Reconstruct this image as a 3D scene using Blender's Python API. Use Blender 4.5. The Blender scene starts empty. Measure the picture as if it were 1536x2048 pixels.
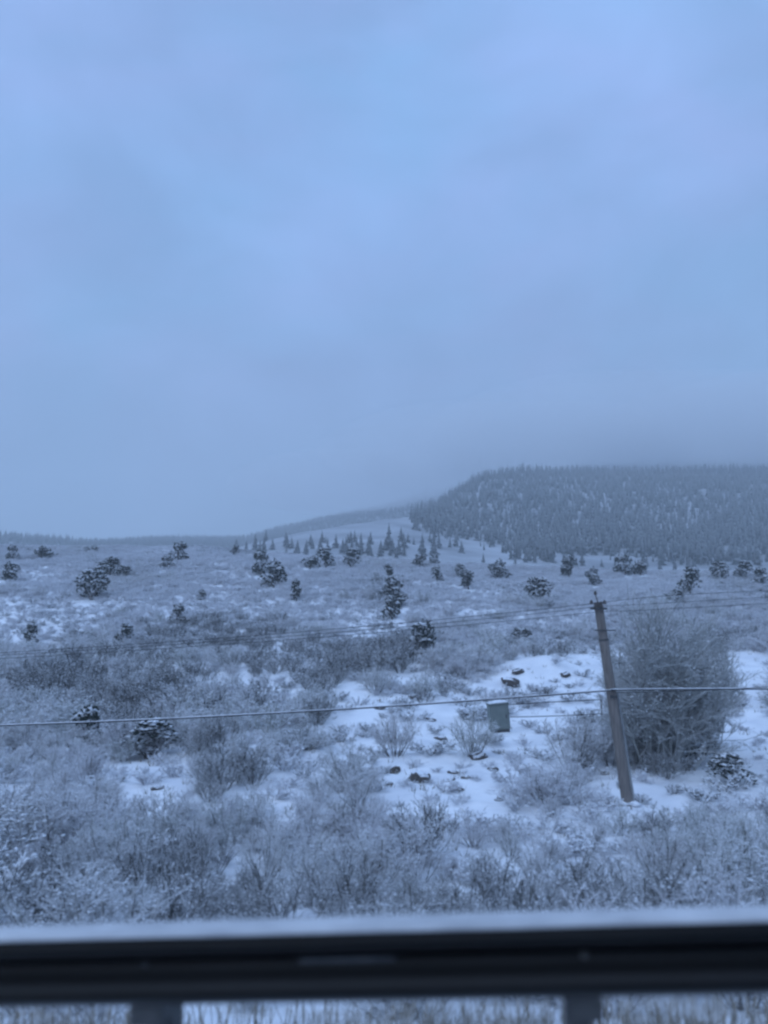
import bpy, math, random
import numpy as np
from mathutils import Vector, Matrix

random.seed(7)
rng = np.random.default_rng(7)
S = bpy.context.scene
C = S.collection

# ------------------------------------------------------------------ camera
F = 1518.0                    # focal length in photograph pixels (1536 x 2048)
HOR = 1230.0                  # row of the true horizon
CAM_H = 2.1
PITCH = math.atan((HOR - 1024.0) / F)
cam_d = bpy.data.cameras.new('camera')
cam = bpy.data.objects.new('camera', cam_d)
C.objects.link(cam)
cam.location = (0, 0, CAM_H)
cam.rotation_euler = (math.pi / 2 + PITCH, 0, 0)
cam_d.sensor_fit = 'VERTICAL'
cam_d.sensor_height = 36.0
cam_d.lens = 36.0 * F / 2048.0
cam_d.clip_start = 0.05
cam_d.clip_end = 20000
cam_d.dof.use_dof = True
cam_d.dof.focus_distance = 120.0
cam_d.dof.aperture_fstop = 0.0267 / 0.041
S.camera = cam

# ------------------------------------------------------------------ world, sun, exposure
SUN_EL, SUN_ROT = math.radians(6), math.radians(215)
SKY_STRENGTH = 0.1
world = bpy.data.worlds.new('World')
S.world = world
world.use_nodes = True
wn, wl = world.node_tree.nodes, world.node_tree.links
wn.clear()
w_out = wn.new('ShaderNodeOutputWorld')
w_bg = wn.new('ShaderNodeBackground')
w_bg.inputs['Strength'].default_value = SKY_STRENGTH
w_sky = wn.new('ShaderNodeTexSky')
w_sky.sky_type = 'NISHITA'
w_sky.sun_disc = False
w_sky.sun_elevation = SUN_EL
w_sky.sun_rotation = SUN_ROT
w_tc = wn.new('ShaderNodeTexCoord')
w_sep = wn.new('ShaderNodeSeparateXYZ')
wl.new(w_tc.outputs['Generated'], w_sep.inputs[0])
w_grad = wn.new('ShaderNodeMapRange')
w_grad.inputs['From Min'].default_value = 0.0
w_grad.inputs['From Max'].default_value = 0.55
w_grad.interpolation_type = 'SMOOTHSTEP'
wl.new(w_sep.outputs['Z'], w_grad.inputs['Value'])
w_map = wn.new('ShaderNodeMapping')
w_map.inputs['Scale'].default_value = (1.0, 1.0, 1.7)
w_map.inputs['Rotation'].default_value = (0.25, 0.35, 0.2)
wl.new(w_tc.outputs['Generated'], w_map.inputs[0])
w_n = wn.new('ShaderNodeTexNoise')
w_n.inputs['Scale'].default_value = 2.3
w_n.inputs['Detail'].default_value = 5.0
w_n.inputs['Roughness'].default_value = 0.5
w_n.inputs['Distortion'].default_value = 0.6
wl.new(w_map.outputs[0], w_n.inputs['Vector'])
w_ramp = wn.new('ShaderNodeValToRGB')          # thin blue gaps to lilac-grey cloud
w_ramp.color_ramp.elements[0].position = 0.36
w_ramp.color_ramp.elements[0].color = (0.180, 0.345, 0.635, 1)
w_ramp.color_ramp.elements[1].position = 0.66
w_ramp.color_ramp.elements[1].color = (0.252, 0.345, 0.665, 1)
wl.new(w_n.outputs['Fac'], w_ramp.inputs[0])
w_low = wn.new('ShaderNodeMix')                # darker, greyer cloud base low down
w_low.data_type = 'RGBA'
w_low.inputs['A'].default_value = (0.162, 0.268, 0.445, 1)
wl.new(w_grad.outputs['Result'], w_low.inputs['Factor'])
wl.new(w_ramp.outputs['Color'], w_low.inputs['B'])
w_n2 = wn.new('ShaderNodeTexNoise')            # soft light and dark billows
w_n2.inputs['Scale'].default_value = 4.4
w_n2.inputs['Detail'].default_value = 9.0
w_n2.inputs['Distortion'].default_value = 0.4
wl.new(w_map.outputs[0], w_n2.inputs['Vector'])
w_b = wn.new('ShaderNodeMapRange')
w_b.inputs['From Min'].default_value = 0.3
w_b.inputs['From Max'].default_value = 0.7
w_b.inputs['To Min'].default_value = 0.80 / SKY_STRENGTH
w_b.inputs['To Max'].default_value = 1.08 / SKY_STRENGTH
wl.new(w_n2.outputs['Fac'], w_b.inputs['Value'])
w_sc = wn.new('ShaderNodeVectorMath')
w_sc.operation = 'SCALE'
wl.new(w_low.outputs['Result'], w_sc.inputs[0])
wl.new(w_b.outputs['Result'], w_sc.inputs['Scale'])
w_mix = wn.new('ShaderNodeMix')                # overcast: cloud hides nearly all of the clear sky
w_mix.data_type = 'RGBA'
w_mix.inputs['Factor'].default_value = 0.94
wl.new(w_sky.outputs[0], w_mix.inputs['A'])
wl.new(w_sc.outputs[0], w_mix.inputs['B'])
wl.new(w_mix.outputs['Result'], w_bg.inputs['Color'])
wl.new(w_bg.outputs[0], w_out.inputs['Surface'])

sun_d = bpy.data.lights.new('sun', 'SUN')
sun_d.energy = 1.0
sun_d.angle = math.radians(70)
sun_d.color = (0.62, 0.77, 1.0)
sun = bpy.data.objects.new('sun', sun_d)
C.objects.link(sun)
sun.rotation_euler = (math.radians(40), 0, math.radians(-35))

S.view_settings.view_transform = 'Standard'
S.view_settings.look = 'None'
S.view_settings.exposure = 0.62
S.view_settings.gamma = 1.0
S.view_settings.use_curve_mapping = False
cy = S.cycles
cy.use_denoising = True
cy.max_bounces = 6
cy.diffuse_bounces = 3
cy.glossy_bounces = 2
cy.transmission_bounces = 2
cy.volume_bounces = 3
cy.transparent_max_bounces = 4
cy.caustics_reflective = False
cy.caustics_refractive = False
cy.filter_width = 2.5

# ------------------------------------------------------------------ materials
def mat(name, rough=0.9):
    m = bpy.data.materials.new(name)
    m.use_nodes = True
    b = m.node_tree.nodes['Principled BSDF']
    b.inputs['Roughness'].default_value = rough
    b.inputs['Specular IOR Level'].default_value = 0.2
    return m, m.node_tree.nodes, m.node_tree.links, b

def noise_mix(m, scale, c0, c1, lo=0.35, hi=0.65, detail=4, coord='Object', stretch=None):
    m, n, l, b = m
    tc = n.new('ShaderNodeTexCoord')
    src = tc.outputs[coord]
    if stretch:
        mp = n.new('ShaderNodeMapping')
        mp.inputs['Scale'].default_value = stretch
        l.new(src, mp.inputs[0])
        src = mp.outputs[0]
    t = n.new('ShaderNodeTexNoise')
    t.inputs['Scale'].default_value = scale
    t.inputs['Detail'].default_value = detail
    l.new(src, t.inputs['Vector'])
    r = n.new('ShaderNodeValToRGB')
    r.color_ramp.elements[0].position = lo
    r.color_ramp.elements[1].position = hi
    r.color_ramp.elements[0].color = (*c0, 1)
    r.color_ramp.elements[1].color = (*c1, 1)
    l.new(t.outputs['Fac'], r.inputs[0])
    return r.outputs['Color'], t

def snow_on_top(m, base_out, lo=0.2, hi=0.7, snow=(0.80, 0.83, 0.88), amount=1.0):
    """Snow settled on faces that point up."""
    m, n, l, b = m
    g = n.new('ShaderNodeNewGeometry')
    s = n.new('ShaderNodeSeparateXYZ')
    l.new(g.outputs['Normal'], s.inputs[0])
    r = n.new('ShaderNodeMapRange')
    r.inputs['From Min'].default_value = lo
    r.inputs['From Max'].default_value = hi
    r.inputs['To Max'].default_value = amount
    l.new(s.outputs['Z'], r.inputs['Value'])
    x = n.new('ShaderNodeMix')
    x.data_type = 'RGBA'
    x.inputs['B'].default_value = (*snow, 1)
    l.new(r.outputs['Result'], x.inputs['Factor'])
    l.new(base_out, x.inputs['A'])
    return x.outputs['Result']

def random_tint(m, c0, c1):
    m, n, l, b = m
    oi = n.new('ShaderNodeObjectInfo')
    x = n.new('ShaderNodeMix')
    x.data_type = 'RGBA'
    x.inputs['A'].default_value = (*c0, 1)
    x.inputs['B'].default_value = (*c1, 1)
    l.new(oi.outputs['Random'], x.inputs['Factor'])
    return x.outputs['Result']

def bump(m, scale, strength, dist=0.05, coord='Object'):
    m, n, l, b = m
    tc = n.new('ShaderNodeTexCoord')
    t = n.new('ShaderNodeTexNoise')
    t.inputs['Scale'].default_value = scale
    t.inputs['Detail'].default_value = 6
    l.new(tc.outputs[coord], t.inputs['Vector'])
    bp = n.new('ShaderNodeBump')
    bp.inputs['Strength'].default_value = strength
    bp.inputs['Distance'].default_value = dist
    l.new(t.outputs['Fac'], bp.inputs['Height'])
    l.new(bp.outputs[0], b.inputs['Normal'])

def finish(m, out):
    m[2].new(out, m[3].inputs['Base Color'])
    return m[0]

SNOW = (0.80, 0.83, 0.88)
t = mat('ground_snow', 0.85)
o, _ = noise_mix(t, 0.35, (0.74, 0.76, 0.80), (0.88, 0.895, 0.92), 0.35, 0.58, 8)
bump(t, 1.3, 0.5, 0.25)
M_GROUND = finish(t, o)
t = mat('hill_snow', 0.9)
o, _ = noise_mix(t, 0.02, (0.24, 0.25, 0.265), (0.46, 0.475, 0.50), 0.35, 0.65, 9)
M_HILL = finish(t, o)
t = mat('loose_snow', 0.8)
o, _ = noise_mix(t, 6.0, (0.76, 0.79, 0.84), (0.84, 0.86, 0.90))
bump(t, 25.0, 0.3, 0.02)
M_SNOW = finish(t, o)
t = mat('roadside_snow', 0.85)  # road-spray dirt, with the vehicle's shade also put into the grey
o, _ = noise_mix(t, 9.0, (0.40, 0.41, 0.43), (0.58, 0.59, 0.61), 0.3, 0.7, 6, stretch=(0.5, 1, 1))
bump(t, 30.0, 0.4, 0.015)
M_DIRTY_SHADED_SNOW = finish(t, o)
t = mat('frosted_twig', 0.9)
M_TWIG = finish(t, snow_on_top(t, random_tint(t, (0.350, 0.365, 0.330), (0.560, 0.530, 0.545)), -0.1, 0.75))
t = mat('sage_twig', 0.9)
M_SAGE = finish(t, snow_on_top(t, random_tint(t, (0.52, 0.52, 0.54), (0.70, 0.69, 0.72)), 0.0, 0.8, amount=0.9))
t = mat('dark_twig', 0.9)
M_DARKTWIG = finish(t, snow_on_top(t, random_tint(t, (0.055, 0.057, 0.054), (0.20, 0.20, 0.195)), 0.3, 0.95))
t = mat('stem_bark', 0.9)
o, _ = noise_mix(t, 30, (0.05, 0.045, 0.042), (0.13, 0.12, 0.115), stretch=(1, 1, 0.2))
M_BARK = finish(t, snow_on_top(t, o, 0.3, 0.8))
t = mat('juniper_foliage', 0.8)
o, _ = noise_mix(t, 3, (0.020, 0.030, 0.024), (0.045, 0.060, 0.050))
M_JUNIPER = finish(t, snow_on_top(t, o, 0.55, 0.95, amount=0.75))
t = mat('conifer_foliage', 0.85)
o, _ = noise_mix(t, 0.09, (0.011, 0.018, 0.016), (0.056, 0.070, 0.066), 0.32, 0.68, 4)
M_CONIFER = finish(t, snow_on_top(t, o, 0.5, 0.98, amount=0.22))
t = mat('grey_tree_twig', 0.9)
o, _ = noise_mix(t, 2, (0.32, 0.33, 0.325), (0.45, 0.455, 0.45))
M_GREYTREE = finish(t, snow_on_top(t, o, 0.3, 0.95, amount=0.7))
t = mat('pole_wood', 0.85)
o, _ = noise_mix(t, 9, (0.115, 0.102, 0.095), (0.24, 0.215, 0.20), 0.3, 0.7, 6, stretch=(3, 3, 0.12))
bump(t, 30, 0.4, 0.01)
M_POLE = finish(t, o)
t = mat('grey_conduit', 0.6)
o, _ = noise_mix(t, 4, (0.20, 0.21, 0.22), (0.28, 0.29, 0.30))
M_CONDUIT = finish(t, o)
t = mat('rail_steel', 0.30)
o, _ = noise_mix(t, 3, (0.002, 0.0023, 0.003), (0.006, 0.006, 0.007), 0.3, 0.7, 8, stretch=(0.4, 3, 3))  # near black: shade from the vehicle alongside is in this base colour
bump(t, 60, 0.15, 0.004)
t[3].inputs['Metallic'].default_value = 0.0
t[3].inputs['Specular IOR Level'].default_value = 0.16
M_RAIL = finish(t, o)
t = mat('post_steel', 0.7)
o, _ = noise_mix(t, 5, (0.05, 0.052, 0.058), (0.10, 0.10, 0.10))
M_POST = finish(t, o)
t = mat('reflector_film', 0.5)  # smeared glint of a bolt, put into a plain grey
o, _ = noise_mix(t, 20, (0.05, 0.055, 0.065), (0.11, 0.115, 0.125), stretch=(0.3, 1, 1))
M_STREAK = finish(t, o)
t = mat('cable_sheath', 0.6)
o, _ = noise_mix(t, 10, (0.012, 0.013, 0.018), (0.022, 0.022, 0.026))
M_CABLE = finish(t, o)
t = mat('bare_wire', 0.6)
o, _ = noise_mix(t, 10, (0.05, 0.052, 0.06), (0.08, 0.082, 0.09))
M_WIRE = finish(t, o)
t = mat('cabinet_paint', 0.6)
o, _ = noise_mix(t, 2.5, (0.140, 0.168, 0.160), (0.195, 0.222, 0.212), 0.3, 0.7, 6)
M_CABINET = finish(t, o)
t = mat('rock', 0.9)
o, _ = noise_mix(t, 5, (0.045, 0.040, 0.040), (0.13, 0.115, 0.105), 0.3, 0.7, 6)
bump(t, 12, 0.8, 0.05)
M_ROCK = finish(t, snow_on_top(t, o, 0.70, 0.9))
t = mat('dry_grass', 0.9)
M_GRASS = finish(t, snow_on_top(t, noise_mix(t, 1.5, (0.16, 0.14, 0.11), (0.28, 0.25, 0.21))[0], 0.5, 1.0, amount=0.6))
t = mat('insulator_glaze', 0.3)
o, _ = noise_mix(t, 8, (0.05, 0.045, 0.045), (0.10, 0.09, 0.09))
M_INSUL = finish(t, o)

# ------------------------------------------------------------------ mesh helpers
def mesh_from(name, V, faces, mats, mat_idx=None, smooth=False):
    me = bpy.data.meshes.new(name)
    V = np.asarray(V, dtype=np.float32).reshape(-1, 3)
    if isinstance(faces, np.ndarray):
        nf, k = faces.shape
        me.vertices.add(len(V))
        me.vertices.foreach_set('co', V.ravel())
        me.loops.add(nf * k)
        me.loops.foreach_set('vertex_index', faces.astype(np.int32).ravel())
        me.polygons.add(nf)
        me.polygons.foreach_set('loop_start', np.arange(0, nf * k, k, dtype=np.int32))
        me.polygons.foreach_set('loop_total', np.full(nf, k, dtype=np.int32))
    else:
        me.from_pydata(V.tolist(), [], faces)
    for m in mats:
        me.materials.append(m)
    if mat_idx is not None:
        me.polygons.foreach_set('material_index', np.asarray(mat_idx, dtype=np.int32))
    if smooth:
        me.polygons.foreach_set('use_smooth', np.ones(len(me.polygons), dtype=bool))
    me.update(calc_edges=True)
    me.validate()
    return me

def obj(name, me, parent=None, loc=(0, 0, 0), rotz=0.0, scale=None):
    o = bpy.data.objects.new(name, me)
    C.objects.link(o)
    o.location = loc
    o.rotation_euler = (0, 0, rotz)
    if scale is not None:
        o.scale = scale if hasattr(scale, '__len__') else (scale,) * 3
    if parent:
        o.parent = parent
    return o

def tag(o, label=None, cat=None, group=None, kind=None):
    if label: o['label'] = label
    if cat: o['category'] = cat
    if group: o['group'] = group
    if kind: o['kind'] = kind
    return o

def empty(name, loc, rotz=0.0, scale=None):
    return obj(name, None, None, loc, rotz, scale)

def copy_tree(o, parent=None):
    c = o.copy()
    C.objects.link(c)
    c.parent = parent
    for ch in list(o.children):
        copy_tree(ch, c)
    return c

def prisms(P0, P1, R0, R1, k=3):
    """Tapered k-sided rods between point pairs, as one vertex array and quad array."""
    P0, P1 = np.asarray(P0, float), np.asarray(P1, float)
    R0, R1 = np.asarray(R0, float), np.asarray(R1, float)
    n = len(P0)
    d = P1 - P0
    d /= np.maximum(np.linalg.norm(d, axis=1, keepdims=True), 1e-9)
    ref = np.where(np.abs(d[:, 2:3]) > 0.9, np.array([[1.0, 0, 0]]), np.array([[0, 0, 1.0]]))
    a = np.cross(d, ref)
    a /= np.linalg.norm(a, axis=1, keepdims=True)
    b = np.cross(d, a)
    V = np.zeros((n, 2 * k, 3))
    for i in range(k):
        an = 2 * math.pi * i / k + 0.3
        off = a * math.cos(an) + b * math.sin(an)
        V[:, i] = P0 + off * R0[:, None]
        V[:, k + i] = P1 + off * R1[:, None]
    base = (np.arange(n) * 2 * k)[:, None]
    q = []
    for i in range(k):
        j = (i + 1) % k
        q.append(np.stack([base[:, 0] + i, base[:, 0] + k + i, base[:, 0] + k + j, base[:, 0] + j], 1))
    return V.reshape(-1, 3), np.concatenate(q)

OCT_V = np.array([[1, 0, 0], [0, 1, 0], [-1, 0, 0], [0, -1, 0], [0, 0, 1], [0, 0, -1]], float)
OCT_F = np.array([[0, 1, 4], [1, 2, 4], [2, 3, 4], [3, 0, 4], [1, 0, 5], [2, 1, 5], [3, 2, 5], [0, 3, 5]])
def lumps(P, R, flat=0.55):
    """Small flattened lumps of snow at points P."""
    P, R = np.asarray(P, float), np.asarray(R, float)
    n = len(P)
    an = rng.uniform(0, 6.28, n)
    c, s = np.cos(an), np.sin(an)
    sx, sy = rng.uniform(0.7, 1.4, n), rng.uniform(0.7, 1.4, n)
    V = np.zeros((n, 6, 3))
    x = OCT_V[None, :, 0] * sx[:, None]
    y = OCT_V[None, :, 1] * sy[:, None]
    V[:, :, 0] = (x * c[:, None] - y * s[:, None])
    V[:, :, 1] = (x * s[:, None] + y * c[:, None])
    V[:, :, 2] = OCT_V[None, :, 2] * flat
    V = V * R[:, None, None] + P[:, None, :]
    Fc = OCT_F[None] + (np.arange(n) * 6)[:, None, None]
    return V.reshape(-1, 3), Fc.reshape(-1, 3)

def box(V, Fc, x0, x1, y0, y1, z0, z1):
    b = len(V)
    V += [(x0, y0, z0), (x1, y0, z0), (x1, y1, z0), (x0, y1, z0), (x0, y0, z1), (x1, y0, z1), (x1, y1, z1), (x0, y1, z1)]
    Fc += [[b, b + 3, b + 2, b + 1], [b + 4, b + 5, b + 6, b + 7], [b, b + 1, b + 5, b + 4], [b + 1, b + 2, b + 6, b + 5],
           [b + 2, b + 3, b + 7, b + 6], [b + 3, b, b + 4, b + 7]]

def box_mesh(name, dims, m, bevel=0.0):
    V, Fc = [], []
    box(V, Fc, *dims)
    me = mesh_from(name, V, Fc, [m])
    if bevel:
        import bmesh
        bm = bmesh.new(); bm.from_mesh(me)
        bmesh.ops.bevel(bm, geom=list(bm.edges), offset=bevel, segments=2, affect='EDGES')
        bm.to_mesh(me); bm.free()
    return me

def tube_mesh(name, pts, radii, m, k=10, smooth=True):
    """A round tube swept along pts, capped."""
    pts = [Vector(p) for p in pts]
    V, Fc = [], []
    n = len(pts)
    for i, p in enumerate(pts):
        d = (pts[min(i + 1, n - 1)] - pts[max(i - 1, 0)]).normalized()
        ref = Vector((0, 0, 1)) if abs(d.z) < 0.9 else Vector((1, 0, 0))
        a = d.cross(ref).normalized(); b = d.cross(a)
        for j in range(k):
            an = 2 * math.pi * j / k
            V.append(tuple(p + (a * math.cos(an) + b * math.sin(an)) * radii[i]))
    for i in range(n - 1):
        for j in range(k):
            j2 = (j + 1) % k
            Fc.append([i * k + j, i * k + j2, (i + 1) * k + j2, (i + 1) * k + j])
    Fc.append(list(range(k)))
    Fc.append([(n - 1) * k + j for j in reversed(range(k))])
    return mesh_from(name, V, Fc, [m], smooth=smooth)

# ------------------------------------------------------------------ terrain
def vnoise(x, y, seed=0):
    x = np.asarray(x, float); y = np.asarray(y, float)
    xi, yi = np.floor(x).astype(np.int64), np.floor(y).astype(np.int64)
    fx, fy = x - xi, y - yi
    fx = fx * fx * (3 - 2 * fx); fy = fy * fy * (3 - 2 * fy)
    def h(a, b):
        v = (a * 374761393 + b * 668265263 + seed * 974634777) & 0xffffffff
        v = ((v ^ (v >> 13)) * 1274126177) & 0xffffffff
        return ((v ^ (v >> 16)) & 0xffff) / 65535.0 - 0.5
    return (h(xi, yi) * (1 - fx) + h(xi + 1, yi) * fx) * (1 - fy) + (h(xi, yi + 1) * (1 - fx) + h(xi + 1, yi + 1) * fx) * fy

def fbm(x, y, seed=0, oct=4):
    s, a = 0.0, 1.0
    for i in range(oct):
        s = s + a * vnoise(x * 2 ** i, y * 2 ** i, seed + i)
        a *= 0.5
    return s

def row_to_z(py, Y):
    """World height of something seen at row py when it stands Y metres ahead."""
    v = (1024.0 - np.asarray(py, float)) / F
    return CAM_H + Y * (math.sin(PITCH) + v * math.cos(PITCH)) / (math.cos(PITCH) - v * math.sin(PITCH))

def point(px, py, Y):
    v = (1024.0 - py) / F
    k = Y / (math.cos(PITCH) - v * math.sin(PITCH))
    return Vector(((px - 768.0) / F * k, Y, CAM_H + k * (math.sin(PITCH) + v * math.cos(PITCH))))

def row_of(x, y, z):
    dz = z - CAM_H
    zc = y * math.cos(PITCH) + dz * math.sin(PITCH)
    vc = -y * math.sin(PITCH) + dz * math.cos(PITCH)
    return 768 + F * x / zc, 1024 - F * vc / zc

class Sheet:
    """Height surface given by a table of profiles along a fan of directions."""
    def __init__(self, cols, ys, table, near=None, smooth=5):
        self.cols = np.array(cols, float)
        self.ly = np.linspace(math.log(ys[0]), math.log(ys[-1]), 500)
        Yd = np.exp(self.ly)
        tz = []
        for row in table:
            z = row_to_z(np.array(row, float), np.array(ys, float))
            if near is not None:
                z[:len(near)] = near
            zi = np.interp(self.ly, np.log(ys), z)
            k = np.exp(-0.5 * (np.arange(-3 * smooth, 3 * smooth + 1) / smooth) ** 2); k /= k.sum()
            pad = np.concatenate([np.full(3 * smooth, zi[0]), zi, np.full(3 * smooth, zi[-1])])
            tz.append(np.convolve(pad, k, 'valid'))
        tz = np.array(tz)
        self.cd = np.linspace(cols[0], cols[-1], 700)
        full = np.array([np.interp(self.cd, self.cols, tz[:, j]) for j in range(len(self.ly))]).T
        s = 8
        k = np.exp(-0.5 * (np.arange(-3 * s, 3 * s + 1) / s) ** 2); k /= k.sum()
        pad = np.concatenate([np.repeat(full[:1], 3 * s, 0), full, np.repeat(full[-1:], 3 * s, 0)])
        self.g = np.stack([np.convolve(pad[:, j], k, 'valid') for j in range(full.shape[1])], 1)
    def z(self, x, y):
        x, y = np.asarray(x, float), np.asarray(y, float)
        px = 768 + F * x / np.maximum(y, 9.0)
        u = np.clip((px - self.cd[0]) / (self.cd[-1] - self.cd[0]), 0, 1) * (len(self.cd) - 1.001)
        v = np.clip((np.log(np.maximum(y, 0.1)) - self.ly[0]) / (self.ly[-1] - self.ly[0]), 0, 1) * (len(self.ly) - 1.001)
        i, j = u.astype(int), v.astype(int)
        fu, fv = u - i, v - j
        g = self.g
        return (g[i, j] * (1 - fu) + g[i + 1, j] * fu) * (1 - fv) + (g[i, j + 1] * (1 - fu) + g[i + 1, j + 1] * fu) * fv

YS = [3.6, 5, 8, 13, 20, 28, 34, 42, 52, 65, 80, 100, 130, 170, 210, 235, 270, 330]
NEAR = np.array([0.0, -0.55, -1.9, -3.6, -5.2, -6.0])
base = [0] * 6
gs = Sheet([-700, 0, 384, 768, 1000, 1250, 1536, 2250], YS, [
    base + [1592, 1522, 1448, 1370, 1298, 1215, 1150, 1116, 1100, 1103, 1125, 1165],
    base + [1592, 1522, 1448, 1370, 1298, 1215, 1150, 1114, 1098, 1101, 1125, 1165],
    base + [1592, 1522, 1448, 1372, 1298, 1216, 1152, 1114, 1097, 1101, 1125, 1165],
    base + [1592, 1524, 1450, 1376, 1303, 1228, 1170, 1136, 1121, 1125, 1148, 1180],
    base + [1592, 1525, 1452, 1378, 1305, 1232, 1178, 1146, 1133, 1138, 1160, 1190],
    base + [1594, 1525, 1452, 1380, 1308, 1238, 1186, 1156, 1148, 1154, 1175, 1205],
    base + [1594, 1526, 1454, 1380, 1308, 1238, 1188, 1158, 1149, 1155, 1175, 1205],
    base + [1594, 1526, 1454, 1380, 1308, 1238, 1188, 1158, 1149, 1155, 1175, 1205]], near=NEAR)
BANK = (point(1080, 1352, 70.0).x, 70.0)          # snow bank behind the clearing

def ground_z(x, y):
    x, y = np.asarray(x, float), np.asarray(y, float)
    z = gs.z(x, y)
    far = np.clip((y - 6) / 20, 0, 1)
    z = z + far * (0.55 * fbm(x / 9, y / 9, 1, 4) + (0.16 + 0.16 * np.clip((y - 30) / 10, 0, 1)) * fbm(x / 1.9, y / 1.9, 9, 3)) + 0.05 * fbm(x / 0.6, y / 0.6, 5, 3)
    z = z + np.clip((y - 60) / 60, 0, 1) * 1.6 * fbm(x / 26, y / 26, 21, 3)
    z = z + x * 0.0244 * np.clip((12 - y) / 6, 0, 1) * np.clip(1 - (np.abs(x) - 30) / 30, 0, 1)
    z = z + 1.5 * np.exp(-(((x - BANK[0]) / 3.2) ** 2 + ((y - BANK[1]) / 3.0) ** 2))
    return z

def sheet_mesh(name, fz, ys, tans, offset, m):
    Yg, Ag = np.meshgrid(ys, tans, indexing='ij')
    X = Ag * (np.maximum(Yg, 0) + offset)
    Z = fz(X, Yg)
    V = np.stack([X, Yg, Z], -1).reshape(-1, 3)
    r, c = Yg.shape
    i = np.arange(r * c).reshape(r, c)
    Fq = np.stack([i[:-1, :-1], i[:-1, 1:], i[1:, 1:], i[1:, :-1]], -1).reshape(-1, 4)
    return mesh_from(name, V, Fq, [m], smooth=True)

ys = np.concatenate([np.linspace(-25, 2.5, 10), np.exp(np.linspace(math.log(3), math.log(330), 420))])
ground = obj('ground', sheet_mesh('ground', ground_z, ys, np.linspace(-1.3, 1.3, 420), 12.0, M_GROUND))
tag(ground, kind='structure')

t = mat('asphalt', 0.75)
o, _ = noise_mix(t, 2.5, (0.030, 0.031, 0.034), (0.065, 0.066, 0.070), 0.3, 0.7, 8)
bump(t, 90, 0.4, 0.01)
M_ROAD = finish(t, o)
V, Fc = [], []
for x in np.linspace(-60, 60, 41):
    for y in np.linspace(-7.5, 1.75, 8):
        V.append((x, y, 0.075 + x * 0.0244 * min(1.0, max(0.0, 1 - (abs(x) - 30) / 30))))
for i in range(40):
    for j in range(7):
        Fc.append([i * 8 + j, (i + 1) * 8 + j, (i + 1) * 8 + j + 1, i * 8 + j + 1])
tag(obj('road', mesh_from('road', V, Fc, [M_ROAD])), kind='structure')

YB = [290, 400, 500, 580, 660, 750, 850, 1000, 1300, 1700, 2200]
hb = Sheet([250, 480, 600, 720, 800, 835, 870, 930, 965, 1060, 1170, 1300, 1536, 2400], YB, [
    [1210, 1180, 1170, 1170, 1175, 1180, 1185, 1190, 1190, 1190, 1190],
    [1210, 1140, 1105, 1092, 1095, 1115, 1130, 1140, 1150, 1150, 1150],
    [1210, 1132, 1088, 1066, 1070, 1090, 1110, 1120, 1130, 1140, 1140],
    [1210, 1130, 1078, 1048, 1045, 1062, 1080, 1100, 1120, 1130, 1130],
    [1210, 1130, 1078, 1044, 1034, 1045, 1065, 1080, 1100, 1120, 1120],
    [1210, 1130, 1082, 1055, 1040, 1034, 1040, 1060, 1090, 1110, 1110],
    [1210, 1132, 1090, 1060, 1038, 1022, 1016, 1030, 1070, 1100, 1100],
    [1210, 1134, 1098, 1068, 1038, 1008, 982, 980, 1020, 1070, 1080],
    [1210, 1138, 1104, 1072, 1038, 1002, 962, 956, 985, 1040, 1060],
    [1215, 1145, 1112, 1076, 1040, 1004, 968, 952, 952, 975, 1000],
    [1215, 1145, 1110, 1076, 1042, 1008, 976, 957, 944, 938, 936],
    [1220, 1145, 1114, 1080, 1044, 1010, 976, 957, 942, 932, 924],
    [1220, 1145, 1116, 1082, 1046, 1010, 976, 958, 942, 930, 920],
    [1220, 1145, 1116, 1082, 1046, 1010, 976, 958, 942, 930, 920]], smooth=12)
def hill_z(x, y):
    return hb.z(x, y) + np.clip((y - 300) / 200, 0, 1) * 7.0 * fbm(x / 90, y / 90, 31, 4)
yb = np.exp(np.linspace(math.log(290), math.log(2200), 240))
hill = obj('forested_hill', sheet_mesh('forested_hill', hill_z, yb, np.linspace(-0.35, 1.15, 260), 0.0, M_HILL))
tag(hill, kind='structure')

YC = [700, 900, 1100, 1400, 1800, 2400]
rc = Sheet([-900, 0, 190, 300, 480, 560, 680, 800, 900, 1000, 1200], YC, [
    [1140, 1082, 1078, 1085, 1095, 1100],
    [1140, 1084, 1078, 1085, 1095, 1100],
    [1145, 1108, 1098, 1094, 1096, 1100],
    [1145, 1112, 1092, 1082, 1085, 1095],
    [1150, 1118, 1096, 1086, 1084, 1090],
    [1155, 1108, 1080, 1066, 1063, 1066],
    [1160, 1102, 1068, 1045, 1036, 1038],
    [1165, 1098, 1058, 1030, 1012, 1006],
    [1170, 1095, 1050, 1016, 990, 976],
    [1170, 1095, 1048, 1012, 985, 968],
    [1180, 1120, 1090, 1060, 1040, 1030]], smooth=12)
def ridge_z(x, y):
    return rc.z(x, y) + 9.0 * fbm(x / 140, y / 140, 41, 4)
yc = np.exp(np.linspace(math.log(700), math.log(2400), 160))
ridge = obj('distant_ridge', sheet_mesh('distant_ridge', ridge_z, yc, np.linspace(-1.15, 0.34, 240), 0.0, M_HILL))
tag(ridge, kind='structure')

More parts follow.
